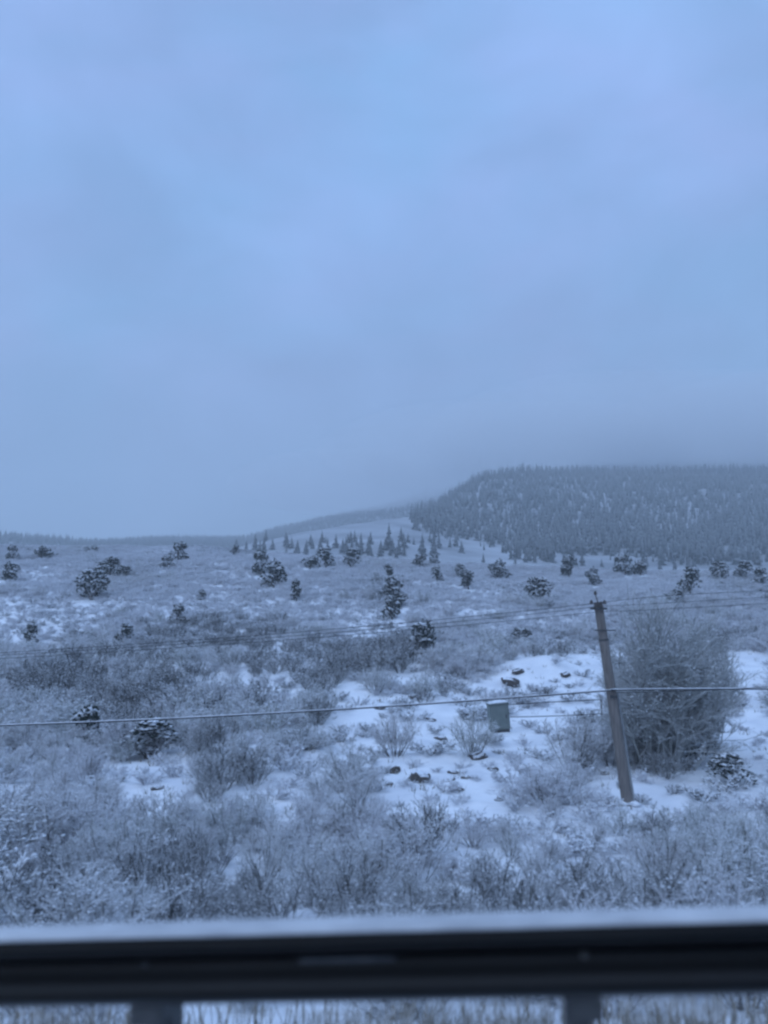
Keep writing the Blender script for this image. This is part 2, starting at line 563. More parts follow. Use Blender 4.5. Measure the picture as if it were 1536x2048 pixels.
def ray_hit(px, py, fz, y0, y1, n=600):
    """First place where the line of sight meets the surface."""
    Y = np.exp(np.linspace(math.log(y0), math.log(y1), n))
    v = (1024.0 - py) / F
    k = Y / (math.cos(PITCH) - v * math.sin(PITCH))
    x = (px - 768.0) / F * k
    z = CAM_H + k * (math.sin(PITCH) + v * math.cos(PITCH))
    g = fz(x, Y)
    below = np.nonzero(g >= z)[0]
    if len(below) == 0:
        return None
    i = below[0]
    return float(x[i]), float(Y[i]), float(g[i])

# ------------------------------------------------------------------ haze
hv = bpy.data.materials.new('haze_air')
hv.use_nodes = True
hn, hl = hv.node_tree.nodes, hv.node_tree.links
hn.clear()
ho = hn.new('ShaderNodeOutputMaterial')
hp = hn.new('ShaderNodeVolumePrincipled')
hp.inputs['Color'].default_value = (0.86, 0.90, 0.92, 1)
hp.inputs['Density'].default_value = 0.00062
hp.inputs['Anisotropy'].default_value = 0.0
hl.new(hp.outputs[0], ho.inputs['Volume'])
haze = obj('haze', box_mesh('haze', (-3200, 3200, -400, 2700, -30, 510), hv))
tag(haze, kind='stuff')

def low_cloud_bank(blobs):  # a lobe of the low cloud that swallows the hilltop
    import bmesh
    bm = bmesh.new()
    for (px, py, Y, rx, ry, rz) in blobs:
        c = point(px, py, Y)
        r = bmesh.ops.create_icosphere(bm, subdivisions=4, radius=1.0)
        for v in r['verts']:
            k = 1 + 0.13 * float(fbm(np.array(v.co.x * 2.1 + px), np.array(v.co.z * 1.6 + v.co.y * 1.9), 90, 3))
            v.co = c + Vector((v.co.x * rx, v.co.y * ry, v.co.z * rz)) * k
    me = bpy.data.meshes.new('mist')
    bm.to_mesh(me); bm.free()
    return me
mv = bpy.data.materials.new('mist_air')
mv.use_nodes = True
mn, ml = mv.node_tree.nodes, mv.node_tree.links
mn.clear()
mo = mn.new('ShaderNodeOutputMaterial')
mp_ = mn.new('ShaderNodeVolumePrincipled')
mp_.inputs['Color'].default_value = (0.97, 0.98, 0.99, 1)
mp_.inputs['Density'].default_value = 0.0034
ml.new(mp_.outputs[0], mo.inputs['Volume'])
for blob in [(1250, 872, 1150, 330, 280, 60), (1560, 868, 1150, 300, 300, 58), (980, 905, 1350, 330, 300, 52), (770, 972, 1550, 330, 280, 52), (1900, 880, 1150, 300, 280, 60)]:
    mm = low_cloud_bank([blob])
    mm.materials.append(mv)
    tag(obj('mist', mm), kind='stuff')

# ------------------------------------------------------------------ plant meshes
def grow(rnd, segs, p, d, length, r, level, maxl, kids, droop=0.0, spread=0.7, steps=3):
    step = length / steps
    pts = [p.copy()]
    for i in range(steps):
        d = (d + Vector((rnd.gauss(0, .14), rnd.gauss(0, .14), rnd.gauss(0.03, .10) - droop * level))).normalized()
        q = p + d * step
        r2 = r * (1 - 0.5 / steps)
        segs.append((p, q, r, r2, level))
        p, r = q, r2
        pts.append(q)
        if level < maxl:
            for _ in range(kids):
                if rnd.random() < 0.85:
                    a = rnd.uniform(0, 6.283)
                    o = Vector((math.cos(a), math.sin(a), rnd.uniform(-0.2, 0.5)))
                    nd = (d * (1 - spread * 0.6) + o * spread).normalized()
                    grow(rnd, segs, p.copy(), nd, length * rnd.uniform(0.42, 0.68), r * 0.62, level + 1, maxl, kids, droop, spread, max(2, steps - 1))

def shrub_segments(seed, stems, h, r, k1, k2, k3, width=0.55):
    """Stems fan out to a domed outline; side branches, twigs and end sprays fill it."""
    rnd = random.Random(seed)
    segs = []
    def bend(d, sp, up=0.12):
        return (d + Vector((rnd.gauss(0, sp), rnd.gauss(0, sp), rnd.gauss(up, sp * 0.8)))).normalized()
    lump = [(rnd.uniform(0, 6.283), rnd.uniform(0.55, 1.0)) for _ in range(4)]
    for i in range(stems):
        a = rnd.uniform(0, 6.283)
        q = math.sqrt(rnd.random())
        m = max((w for b, w in lump if abs((a - b + 3.1416) % 6.283 - 3.1416) < 0.9), default=0.75)
        tip = Vector((math.cos(a) * q * width * h, math.sin(a) * q * width * h, h * m * math.sqrt(1.02 - 0.75 * q * q) * rnd.uniform(0.8, 1.0)))
        p = Vector((math.cos(a) * 0.12 * h * q, math.sin(a) * 0.12 * h * q, -0.06 * h))
        n = 4
        step = (tip - p) / n
        for t_ in range(n):
            e = p + step + Vector((rnd.gauss(0, .025), rnd.gauss(0, .025), rnd.gauss(0, .02))) * h
            rr = r * (1 - 0.18 * t_)
            segs.append((p.copy(), e.copy(), rr, rr * 0.82, 0))
            d0 = (e - p).normalized()
            if t_ >= 1:
                for _ in range(k1):
                    d1 = bend(d0, 0.65)
                    l1 = h * rnd.uniform(0.14, 0.26)
                    f = p.lerp(e, rnd.random())
                    g = f + d1 * l1
                    segs.append((f, g, r * .5, r * .36, 1))
                    for _ in range(k2):
                        d2 = bend(d1, 0.6)
                        l2 = h * rnd.uniform(0.07, 0.15)
                        u = f.lerp(g, rnd.uniform(0.25, 1.0))
                        v = u + d2 * l2
                        segs.append((u, v, r * .33, r * .22, 2))
                        for _ in range(k3):
                            d3 = bend(d2, 0.6, 0.05)
                            y = u.lerp(v, rnd.uniform(0.3, 1.0))
                            segs.append((y, y + d3 * h * rnd.uniform(0.035, 0.085), r * .25, r * .16, 3))
            p = e
    return segs

def split_meshes(name, segs, twig_r_min, m_stem, m_twig, snow_share, snow_r, stem_level=0):
    P0 = np.array([s[0] for s in segs]); P1 = np.array([s[1] for s in segs])
    R0 = np.array([s[2] for s in segs]); R1 = np.array([s[3] for s in segs])
    L = np.array([s[4] for s in segs])
    st = L <= stem_level
    R0, R1 = np.maximum(R0, twig_r_min), np.maximum(R1, twig_r_min * 0.8)
    out = {}
    V, Fq = prisms(P0[st], P1[st], R0[st], R1[st], 4)
    out['stems'] = mesh_from(name + '_stems', V, Fq, [m_stem])
    V, Fq = prisms(P0[~st], P1[~st], R0[~st], R1[~st], 3)
    out['twigs'] = mesh_from(name + '_twigs', V, Fq, [m_twig])
    idx = np.nonzero((~st) & (rng.random(len(L)) < snow_share))[0]
    V, Ft = lumps(P1[idx] + np.array([0, 0, snow_r * 0.3]), rng.uniform(0.5, 1.2, len(idx)) * snow_r)
    out['snow'] = mesh_from(name + '_snow', V, Ft, [M_SNOW])
    return out

def joined(name, segs, twig_r_min, m_twig, snow_share, snow_r):
    P0 = np.array([s[0] for s in segs]); P1 = np.array([s[1] for s in segs])
    R0 = np.maximum(np.array([s[2] for s in segs]), twig_r_min); R1 = np.maximum(np.array([s[3] for s in segs]), twig_r_min * 0.8)
    V, Fq = prisms(P0, P1, R0, R1, 3)
    idx = np.nonzero(rng.random(len(P0)) < snow_share)[0]
    V2, F2 = lumps(P1[idx] + np.array([0, 0, snow_r * 0.3]), rng.uniform(0.5, 1.2, len(idx)) * snow_r)
    tris = np.concatenate([Fq[:, [0, 1, 2]], Fq[:, [0, 2, 3]], F2 + len(V)])
    mi = np.concatenate([np.zeros(2 * len(Fq)), np.ones(len(F2))])
    return mesh_from(name, np.concatenate([V, V2]), tris, [m_twig, M_SNOW], mi)

NEAR_SEGS = [shrub_segments(100 + i, 17, 1.0, 0.009, 3, 4, 3) for i in range(5)]
NEAR_LIGHT = [split_meshes('near_shrub', g, 0.0026, M_BARK, M_TWIG, 0.24, 0.013) for g in NEAR_SEGS]
NEAR_DARK = [split_meshes('near_shrub', g, 0.0026, M_BARK, M_DARKTWIG, 0.10, 0.012) for g in NEAR_SEGS]
MID_SEGS = [shrub_segments(200 + i, 13, 1.0, 0.013, 3, 3, 1) for i in range(5)]
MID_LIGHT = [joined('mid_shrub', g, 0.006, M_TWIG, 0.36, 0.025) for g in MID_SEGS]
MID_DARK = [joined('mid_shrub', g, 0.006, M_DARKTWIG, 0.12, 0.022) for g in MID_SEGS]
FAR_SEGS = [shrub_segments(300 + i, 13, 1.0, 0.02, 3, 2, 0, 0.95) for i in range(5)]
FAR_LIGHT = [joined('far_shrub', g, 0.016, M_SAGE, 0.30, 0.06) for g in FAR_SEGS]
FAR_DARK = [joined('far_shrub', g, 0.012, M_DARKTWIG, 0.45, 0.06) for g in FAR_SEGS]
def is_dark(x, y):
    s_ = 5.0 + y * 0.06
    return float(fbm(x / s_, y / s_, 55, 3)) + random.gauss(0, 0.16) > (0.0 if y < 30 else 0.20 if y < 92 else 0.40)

def tufts(seed, n, shape, size, m, elong=2.2):
    """Sprays of short leafy blades spread through a crown's volume; shape(rnd) gives a point and its outward direction."""
    rnd = random.Random(seed)
    V, Fc, tips = [], [], []
    for i in range(n):
        p, d = shape(rnd)
        tips.append(p + d * size * 0.6)
        for b in range(5):
            dd = (d + Vector((rnd.gauss(0, .55), rnd.gauss(0, .55), rnd.gauss(0.1, .45)))).normalized()
            side = dd.cross(Vector((rnd.gauss(0, 1), rnd.gauss(0, 1), rnd.gauss(0, 1)))).normalized()
            l = size * rnd.uniform(0.6, 1.3); w = l / elong
            k = len(V)
            V += [tuple(p), tuple(p + dd * l * 0.5 + side * w * 0.5), tuple(p + dd * l), tuple(p + dd * l * 0.5 - side * w * 0.5)]
            Fc.append([k, k + 1, k + 2, k + 3])
    return V, Fc, tips

def juniper_meshes(seed, tall=False):
    rnd = random.Random(seed)
    lobes = []
    for i in range(9 if not tall else 8):
        a = rnd.uniform(0, 6.283); h = rnd.uniform(0.15, 0.85)
        w = (0.34 if not tall else 0.24) * (1.05 - h * 0.75)
        lobes.append((Vector((math.cos(a) * w, math.sin(a) * w, h)), rnd.uniform(0.13, 0.24) * (1.15 - 0.5 * h)))
    def shape(r):
        c, rad = r.choice(lobes)
        d = Vector((r.gauss(0, 1), r.gauss(0, 1), r.gauss(0, 1))).normalized()
        return c + d * rad * r.uniform(0.55, 1.2), (d + Vector((0, 0, 0.35))).normalized()
    V, Fc, tips = tufts(seed, 330, shape, 0.085, M_JUNIPER)
    crown = mesh_from('juniper_crown', V, Fc, [M_JUNIPER])
    up = []
    for c, rad in lobes:
        for _ in range(30):
            a, q = rnd.uniform(0, 6.283), rnd.uniform(0.15, 0.95)
            up.append(tuple(c + Vector((math.cos(a) * q * rad * 1.1, math.sin(a) * q * rad * 1.1, rad * math.sqrt(max(0, 1.1 - q * q))))))
    V, Ft = lumps(up, rng.uniform(0.02, 0.055, len(up)), 0.45)
    snow = mesh_from('juniper_snow', V, Ft, [M_SNOW])
    segs = []
    grow(rnd, segs, Vector((0, 0, -0.12)), Vector((0.02, 0, 1)), 0.62, 0.05, 0, 1, 1)
    P0 = [s[0] for s in segs]; P1 = [s[1] for s in segs]
    V, Fq = prisms(P0, P1, [s[2] for s in segs], [s[3] for s in segs], 5)
    trunk = mesh_from('juniper_trunk', V, Fq, [M_BARK])
    return trunk, crown, snow

JUNIPERS = [juniper_meshes(400 + i) for i in range(5)]
UPRIGHT = [juniper_meshes(450 + i, True) for i in range(3)]

def conifer_arrays(seed, tiers, arms, width):
    """Tiers of drooping boughs; unit height."""
    rnd = random.Random(seed)
    V, Fc = [], []
    for k in range(6):                       # needles close round the trunk
        V.append((math.cos(k * 1.047) * width * 0.5, math.sin(k * 1.047) * width * 0.5, 0.06))
    V.append((0, 0, 1.0))
    Fc += [[k, (k + 1) % 6, 6] for k in range(6)]
    for t_ in range(tiers):
        f = t_ / (tiers - 1)
        z = 0.10 + 0.86 * f
        w = width * (1 - f) ** 0.85 * rnd.uniform(0.8, 1.1) + 0.012
        a0 = rnd.uniform(0, 6.283)
        for k in range(arms):
            if rnd.random() < 0.25:
                continue
            a = a0 + 6.283 * k / arms + rnd.gauss(0, .15)
            l = w * rnd.uniform(0.5, 1.45)
            c, s = math.cos(a), math.sin(a)
            hw = l * 0.42 + 0.01
            dz = -l * rnd.uniform(0.35, 0.6)
            b = len(V)
            V += [(0, 0, z + 0.05), (c * l * .6 - s * hw, s * l * .6 + c * hw, z + dz * .55), (c * l, s * l, z + dz), (c * l * .6 + s * hw, s * l * .6 - c * hw, z + dz * .55)]
            Fc += [[b, b + 1, b + 2], [b, b + 2, b + 3]]
    return np.array(V), np.array(Fc)

FAR_CONIFERS = [conifer_arrays(500 + i, 6, 5, 0.17 + 0.03 * (i % 3)) for i in range(6)]
FAR_CONIFER_MESH = [mesh_from('far_conifer', v, f, [M_CONIFER]) for v, f in FAR_CONIFERS]
MID_CONIFERS = []
for i in range(4):
    v, f = conifer_arrays(560 + i, 13, 9, 0.21)
    tr = tube_mesh('conifer_trunk', [(0, 0, -0.05), (0, 0, 0.5), (0, 0, 0.97)], [0.022, 0.014, 0.003], M_BARK, 6)
    MID_CONIFERS.append((tr, mesh_from('conifer_crown', v, f, [M_CONIFER])))

# ------------------------------------------------------------------ forest on the hills
def lower_edge(px):
    return np.interp(px, [820, 840, 900, 960, 1010, 1060, 1130, 1170, 1300, 1400, 1536, 1800], [1040, 1050, 1064, 1082, 1100, 1122, 1118, 1106, 1114, 1124, 1130, 1130])

trees = []          # x, y, z, height, zone
n = 60000
px = rng.uniform(820, 1800, n)
Yr = np.exp(rng.uniform(math.log(430), math.log(2150), n))
xs = (px - 768) / F * Yr
zs = hill_z(xs, Yr)
cpx, cpy = row_of(xs, Yr, zs)
clump = fbm(xs / 60, Yr / 60, 77, 3)
edge_px = np.interp(cpy, [930, 1000, 1020, 1050, 1140], [880, 870, 842, 838, 850])
ok = (cpy < lower_edge(cpx) + 34 * fbm(xs / 45, Yr / 45, 61, 3) + 7 * rng.standard_normal(n)) & (cpx > edge_px + 60 * fbm(xs / 30, Yr / 30, 62, 3) + 8 * rng.standard_normal(n)) & (clump + 0.5 * fbm(xs / 22, Yr / 22, 70, 2) > -0.66)
# keep the planting about even over the ground
keep = rng.random(n) < np.clip((Yr / 900) ** 1.0 * 0.36, 0, 0.5)
for i in np.nonzero(ok & keep)[0]:
    trees.append((xs[i], Yr[i], zs[i], 5.0 + 12.0 * rng.random() ** 1.8, 'hill'))
HILL_TREES = list(trees)
ridge_trees = []
n = 50000
px = rng.uniform(-500, 1000, n)
Yr = np.exp(rng.uniform(math.log(800), math.log(2350), n))
xs = (px - 768) / F * Yr
zs = ridge_z(xs, Yr)
clump = fbm(xs / 160, Yr / 160, 79, 3)
for i in np.nonzero((clump > -0.66) & (rng.random(n) < 0.33))[0]:
    ridge_trees.append((xs[i], Yr[i], zs[i], rng.uniform(9, 15)))

def joined_trees(name, L):
    Vs, Fs, b = [], [], 0
    for (x, y, z, h) in L:
        v, f = FAR_CONIFERS[random.randrange(6)]
        a = random.uniform(0, 6.283)
        c, s = math.cos(a), math.sin(a)
        w = random.uniform(0.8, 1.2)
        p = np.stack([(v[:, 0] * c - v[:, 1] * s) * w * h + x, (v[:, 0] * s + v[:, 1] * c) * w * h + y, v[:, 2] * h + z - 0.4], 1)
        Vs.append(p); Fs.append(f + b); b += len(v)
    return obj(name, mesh_from(name, np.concatenate(Vs), np.concatenate(Fs), [M_CONIFER]))

HILL_TREES.sort(key=lambda t: -(t[3] / t[1]) + (0.02 if t[0] / t[1] > 0.56 else 0))
for (x, y, z, h, _) in HILL_TREES[:290]:
    o = obj('pine_tree', random.choice(FAR_CONIFER_MESH), None, (x, y, z - 0.4), random.uniform(0, 6.283), (h * random.uniform(.85, 1.15),) * 2 + (h,))
    tag(o, 'small frosted conifer in the dense forest on the misty hill at right', 'tree', 'conifers along the lower half of the misty hill forest')
tag(joined_trees('hill_forest', [t[:4] for t in HILL_TREES[290:]]), kind='stuff')
tag(joined_trees('ridge_forest', ridge_trees), kind='stuff')

# ------------------------------------------------------------------ separate conifers between the crest and the hills
mid = [(595, 1118, 38), (655, 1108, 34), (686, 1106, 30), (704, 1112, 36), (722, 1108, 42), (778, 1100, 54), (760, 1113, 26), (845, 1112, 46), (868, 1110, 36),
       (923, 1106, 26), (816, 1086, 20), (808, 1112, 28), (740, 1114, 28), (492, 1112, 30), (520, 1110, 30), (545, 1100, 24), (575, 1096, 26), (625, 1098, 22),
       (967, 1130, 24), (1010, 1105, 22), (1165, 1132, 34), (1105, 1122, 26), (1290, 1146, 30), (1320, 1146, 26), (1350, 1142, 26), (1388, 1146, 34), (1060, 1120, 26), (900, 1095, 22),
       (832, 1060, 34), (850, 1050, 30), (932, 985, 24), (638, 1112, 30), (610, 1112, 24), (470, 1108, 22), (860, 1085, 20), (780, 1112, 22), (793, 1116, 24)]
for _ in range(46):
    mid.append((random.uniform(470, 880), random.uniform(1082, 1118), random.uniform(14, 32)))
for _ in range(16):
    mid.append((random.uniform(1000, 1536), random.uniform(1118, 1140), random.uniform(14, 30)))
special = {(778, 1100): 'tallest pointed conifer on the pale slope between the shrub crest and the misty hill',
           (845, 1112): 'slim dark conifer standing just left of the foot of the forested hill',
           (595, 1118): 'narrow grey conifer at the left end of the scattered trees beyond the crest',
           (722, 1108): 'tall dark conifer beside the bright meadow dome',
           (1388, 1146): 'upright dark conifer alone at the right end of the crest'}
for (px, py, h) in mid:
    hit = ray_hit(px, py, hill_z, 300, 1500)
    if hit is None or hit[1] > 1100:
        y = 520.0
        p = point(px, py, y)
        hit = (p.x, y, float(hill_z(p.x, y)))
    x, y, z = hit
    H = h * y / F + 0.3
    r = empty('pine_tree', (x, y, z - 0.3), random.uniform(0, 6.283), (H * random.uniform(0.95, 1.35),) * 2 + (H,))
    tr, cr = random.choice(MID_CONIFERS)
    obj('trunk', tr, r)
    obj('crown', cr, r)
    tag(r, special.get((px, py), 'frosted conifer standing apart on the pale slope beyond the shrub crest'), 'tree', 'scattered conifers between the crest and the hill')

# ------------------------------------------------------------------ junipers on the shrubby slope
J = [  # px, base row, width, height, upright?, label
    (183, 1202, 62, 50, 0, 'large dark juniper with snow patches on the upper left slope, below a wide double one'),
    (218, 1152, 46, 36, 0, 'left half of the wide double juniper near the left crest'),
    (244, 1156, 34, 24, 0, 'low right half of the wide double juniper near the left crest'),
    (357, 1122, 36, 32, 0, 'round snow-flecked juniper on the skyline of the left crest'),
    (335, 1140, 28, 22, 0, 'small juniper just below the round one on the left crest'),
    (181, 1106, 24, 16, 0, 'tiny snowy juniper on the left skyline above the large dark one'),
    (85, 1120, 42, 28, 0, 'broad pale juniper near the left edge of the crest'),
    (25, 1122, 24, 26, 0, 'juniper on the crest beside the left edge of the picture'),
    (22, 1162, 26, 36, 1, 'upright dark juniper on the slope at the left edge'),
    (403, 1202, 18, 18, 0, 'little dark juniper alone in the pale sage right of the large one'),
    (470, 1112, 18, 18, 0, 'small snowy juniper on the crest left of the twin junipers'),
    (523, 1152, 36, 42, 0, 'upper of the twin dark junipers in mid slope'),
    (548, 1176, 48, 46, 0, 'lower and larger of the twin dark junipers in mid slope'),
    (592, 1204, 20, 36, 1, 'slim juniper just below the twin dark junipers'),
    (620, 1138, 36, 28, 0, 'left one of the touching pair of junipers on the middle crest'),
    (650, 1136, 38, 34, 0, 'right one of the touching pair of junipers on the middle crest'),
    (705, 1138, 34, 34, 0, 'very dark juniper with white snow caps on the middle crest'),
    (776, 1158, 16, 26, 1, 'small square-topped juniper alone below the tallest conifer'),
    (790, 1198, 46, 38, 0, 'top one of the column of bushes below the middle crest'),
    (800, 1215, 38, 34, 0, 'middle one of the column of bushes below the middle crest'),
    (785, 1240, 40, 40, 0, 'bottom one of the column of bushes below the middle crest'),
    (838, 1136, 28, 26, 0, 'snowy juniper below the slim conifers'),
    (868, 1132, 22, 18, 0, 'low juniper touching the right side of the snowy one below the slim conifers'),
    (873, 1164, 24, 26, 0, 'round juniper on the middle slope between two crest groups'),
    (921, 1157, 22, 24, 0, 'upper juniper of the small diagonal pair right of centre'),
    (938, 1180, 26, 32, 1, 'lower conical juniper of the small diagonal pair right of centre'),
    (992, 1159, 44, 32, 0, 'wide dark juniper alone on the white crest right of centre'),
    (1140, 1160, 28, 42, 1, 'tall snow-covered juniper on the right crest'),
    (1183, 1172, 30, 30, 0, 'triangular snowy juniper straight above the pole top'),
    (1077, 1208, 54, 42, 0, 'big grey juniper bush upslope left of the utility pole'),
    (1250, 1152, 42, 34, 0, 'darkest juniper of the right crest, beside a frosted one'),
    (1278, 1152, 32, 34, 0, 'frosted juniper touching the darkest one on the right crest'),
    (1383, 1188, 44, 44, 0, 'large snow-laden juniper above the bare grey tree'),
    (1350, 1210, 38, 30, 0, 'greyish bush below the large snow-laden juniper'),
    (1440, 1162, 36, 32, 0, 'juniper between the snow-laden one and the right edge group'),
    (1490, 1160, 34, 32, 0, 'middle juniper of the group at the right edge crest'),
    (1522, 1174, 32, 32, 0, 'lowest juniper of the group at the right edge crest'),
    (250, 1292, 36, 34, 0, 'ragged dark evergreen in mid slope on the left'),
    (258, 1324, 22, 18, 0, 'small black evergreen directly under the ragged one on the left'),
    (60, 1297, 24, 40, 1, 'thin dark evergreen on the slope near the left edge'),
    (842, 1310, 46, 64, 1, 'snow-flecked young conifer in the middle of the slope'),
    (516, 1332, 16, 18, 0, 'small dark evergreen in the middle of the grey thicket'),
    (1040, 1290, 46, 30, 0, 'dark low evergreen left of the pole above the snow bank'),
    (355, 1252, 30, 34, 0, 'loose grey evergreen above the left thicket'),
    (532, 1450, 44, 24, 0, 'low black evergreen under the snow-topped cable'),
    (172, 1505, 66, 74, 0, 'big dark evergreen at the lower edge of the left thicket'),
    (300, 1518, 100, 62, 0, 'broad dark evergreen beside the snow patch on the left'),
    (1370, 1520, 120, 66, 0, 'dark evergreen bush under the bare grey tree'),
    (1290, 1525, 80, 52, 0, 'smaller dark evergreen at the foot of the bare grey tree'),
    (1458, 1568, 80, 46, 0, 'low black bush standing on clear snow right of the pole'),
]
JSPOTS = []
for (px, py, w, h, up, label) in J:
    hit = ray_hit(px, py, ground_z, 12, 225)
    if hit is None:
        hit = ray_hit(px, py + 12, ground_z, 20, 225)
    if hit is None:
        y = 205.0; p = point(px, py, y); hit = (p.x, y, float(ground_z(p.x, y)))
    x, y, z = hit
    JSPOTS.append((x, y, w * y / F * 0.5))
    W, H = 1.2 * w * y / F, 1.15 * h * y / F
    pick = random.choice(UPRIGHT if up else JUNIPERS)
    natural = 0.72 if up else 1.0
    r = empty('juniper', (x, y, z), random.uniform(0, 6.283), (W / natural, W / natural, H * 1.02))
    obj('trunk', pick[0], r)
    c = obj('crown', pick[1], r)
    tag(obj('snow_clumps', pick[2], c), kind='stuff')
    tag(r, label, 'juniper', 'dark evergreens on the slope')

# ------------------------------------------------------------------ shrubs
CLEAR = [  # clearings in the brush where snow lies open: px, py, half width, half height
    (900, 1400, 190, 60), (1100, 1365, 130, 50), (740, 1400, 70, 45), (1060, 1490, 80, 40), (870, 1530, 110, 45), (880, 1600, 95, 36),
    (700, 1500, 90, 28), (300, 1565, 70, 36), (1480, 1480, 90, 70), (1490, 1340, 60, 40), (1360, 1590, 200, 26), (620, 1530, 40, 22),
    (500, 1490, 45, 18), (1240, 1570, 60, 24), (150, 1700, 30, 14)]
def clear(px, py):
    for (a, b, w, h) in CLEAR:
        if ((px - a) / w) ** 2 + ((py - b) / h) ** 2 < 1:
            return True
    return False

spots = []
def scatter(n, ylo, yhi, hlo, hhi, sep, px_lo=-260, px_hi=1800, skip=0.0, small_in_clear=0.0):
    cell = {}
    Ya = np.sqrt(ylo ** 2 + rng.random(n) * (yhi ** 2 - ylo ** 2))
    Xa = (rng.uniform(px_lo, px_hi, n) - 768) / F * Ya
    Za = ground_z(Xa, Ya)
    pxa, pya = row_of(Xa, Ya, Za)
    cla = vnoise(Xa / (4 + Ya * 0.08), Ya / (4 + Ya * 0.08), 3)
    lima = 82 + 60 * fbm(Xa / 22, Ya / 22, 15, 3)
    for x, Y, z, px, py, cl, lim in zip(Xa.tolist(), Ya.tolist(), Za.tolist(), pxa.tolist(), pya.tolist(), cla.tolist(), lima.tolist()):
        s = 1.0
        h = random.uniform(hlo, hhi)
        if random.random() < skip * (1.2 if cl < 0 else 0.3):
            continue
        h *= 1.0 + 0.9 * cl
        if ylo == 46 and Y > lim + random.gauss(0, 6):
            continue
        if Y < 84:
            hp_, wp_ = h * F / Y, h * 0.4 * F / Y
            if any(clear(px + dx * wp_, py - f * hp_) for f in ((0, 0.4, 0.8) if Y > 30 else (0.3, 0.7)) for dx in ((-1, 0, 1) if Y > 30 else (0,))):
                if random.random() > small_in_clear:
                    continue
                s = random.uniform(0.22, 0.42)
        k = (int(x / sep), int(Y / sep))
        if any((x - a) ** 2 + (Y - b) ** 2 < sep * sep for i in (-1, 0, 1) for j in (-1, 0, 1) for a, b in cell.get((k[0] + i, k[1] + j), ())):
            continue
        if any(abs(Y - b) < 2.5 + 0.02 * Y and abs(x - a) < w * 0.7 and Y <= b for a, b, w in JSPOTS):
            continue
        cell.setdefault(k, []).append((x, Y))
        spots.append((x, Y, z, h * s))
scatter(1500, 9, 30, 0.7, 2.0, 1.15, -400, 1950, 0.05)
scatter(1800, 30, 46, 0.8, 2.2, 1.3, small_in_clear=0.32)
scatter(12000, 46, 118, 1.1, 2.5, 1.25, small_in_clear=0.16)
scatter(120000, 80, 225, 0.45, 1.15, 0.95)

def in_view(x, y, h):
    px, py = row_of(x, y, float(ground_z(x, y)) + h * 0.5)
    return -40 < px < 1576 and py < 1990
vis = sorted([s for s in spots if in_view(s[0], s[1], s[3])], key=lambda s: -s[3] / s[1])
single = vis[:290]
rest = vis[290:] + [s for s in spots if not in_view(s[0], s[1], s[3])]
EXTRA = [(790, 1512, 95, 95, 'round frosted shrub in the snowy clearing, left of two alike'), (945, 1512, 90, 95, 'round frosted shrub in the clearing with a flat dark rock at its foot'),
         (1148, 1545, 120, 120, 'frosted shrub between the clearing and the utility pole'), (700, 1575, 110, 95, 'grey rounded shrub at the lower left edge of the clearing'),
         (600, 1505, 120, 62, 'low wide shrub on the snow strip left of the clearing'), (850, 1392, 64, 54, 'small pale shrub in the upper clearing under the cable'),
         (1090, 1605, 180, 80, 'wide grey-green low bush below the cabinet'), (752, 1385, 74, 58, 'pale shrub at the upper left corner of the clearing'),
         (925, 1352, 90, 50, 'frosted shrub along the top edge of the clearing'), (1455, 1420, 60, 46, 'small frosted shrub on the open snow right of the grey tree')]
ZONES = [(18, 'leafless shrub in the nearest brush just beyond the guardrail', 'shrubs just beyond the guardrail'),
         (30, 'leafless shrub in the brush between the guardrail and the pole foot', 'shrubs between the guardrail and the pole'),
         (46, 'leafless shrub around the snowy clearing, about level with the pole', 'shrubs around the snowy clearing'),
         (400, 'leafless shrub in the thicket climbing the slope behind the snow-topped cable', 'shrubs in the thicket behind the cable')]
single = [s_ + (None, None) for s_ in single]
for (px, py, w, h, label) in EXTRA:
    hx, hy, hz = ray_hit(px, py, ground_z, 15, 120)
    single.append((hx, hy, hz, h * hy / F, w * hy / F, label))
for (x, y, z, h, w, label) in single:
    zone = next(q for q in ZONES if y < q[0])
    dark = is_dark(x, y) and not label
    sx = (w / 1.1 if w else h * random.uniform(.95, 1.35))
    sy = (sx if w else h * random.uniform(.95, 1.35))
    if y < 46 or label:
        v = random.choice(NEAR_DARK if dark else NEAR_LIGHT)
        r = empty('frosted_shrub', (x, y, z), random.uniform(0, 6.283), (sx, sy, h))
        obj('stems', v['stems'], r)
        c = obj('twigs', v['twigs'], r)
        tag(obj('snow_clumps', v['snow'], c), kind='stuff')
    else:
        r = obj('frosted_shrub', random.choice(MID_DARK if dark else MID_LIGHT), None, (x, y, z), random.uniform(0, 6.283), (sx, sy, h))
    tone = 'dark' if dark else 'pale frosted'
    tag(r, label or tone + ' ' + zone[1], 'shrub', tone + ' ' + zone[2])

protos = bpy.data.collections.new('shrub_forms')
for i, me in enumerate(MID_LIGHT + MID_DARK + FAR_LIGHT + FAR_DARK):
    o = bpy.data.objects.new('shrub_form', me)
    protos.objects.link(o)
names = [o.name for o in protos.objects]
order = {nm: i for i, nm in enumerate(sorted(names))}

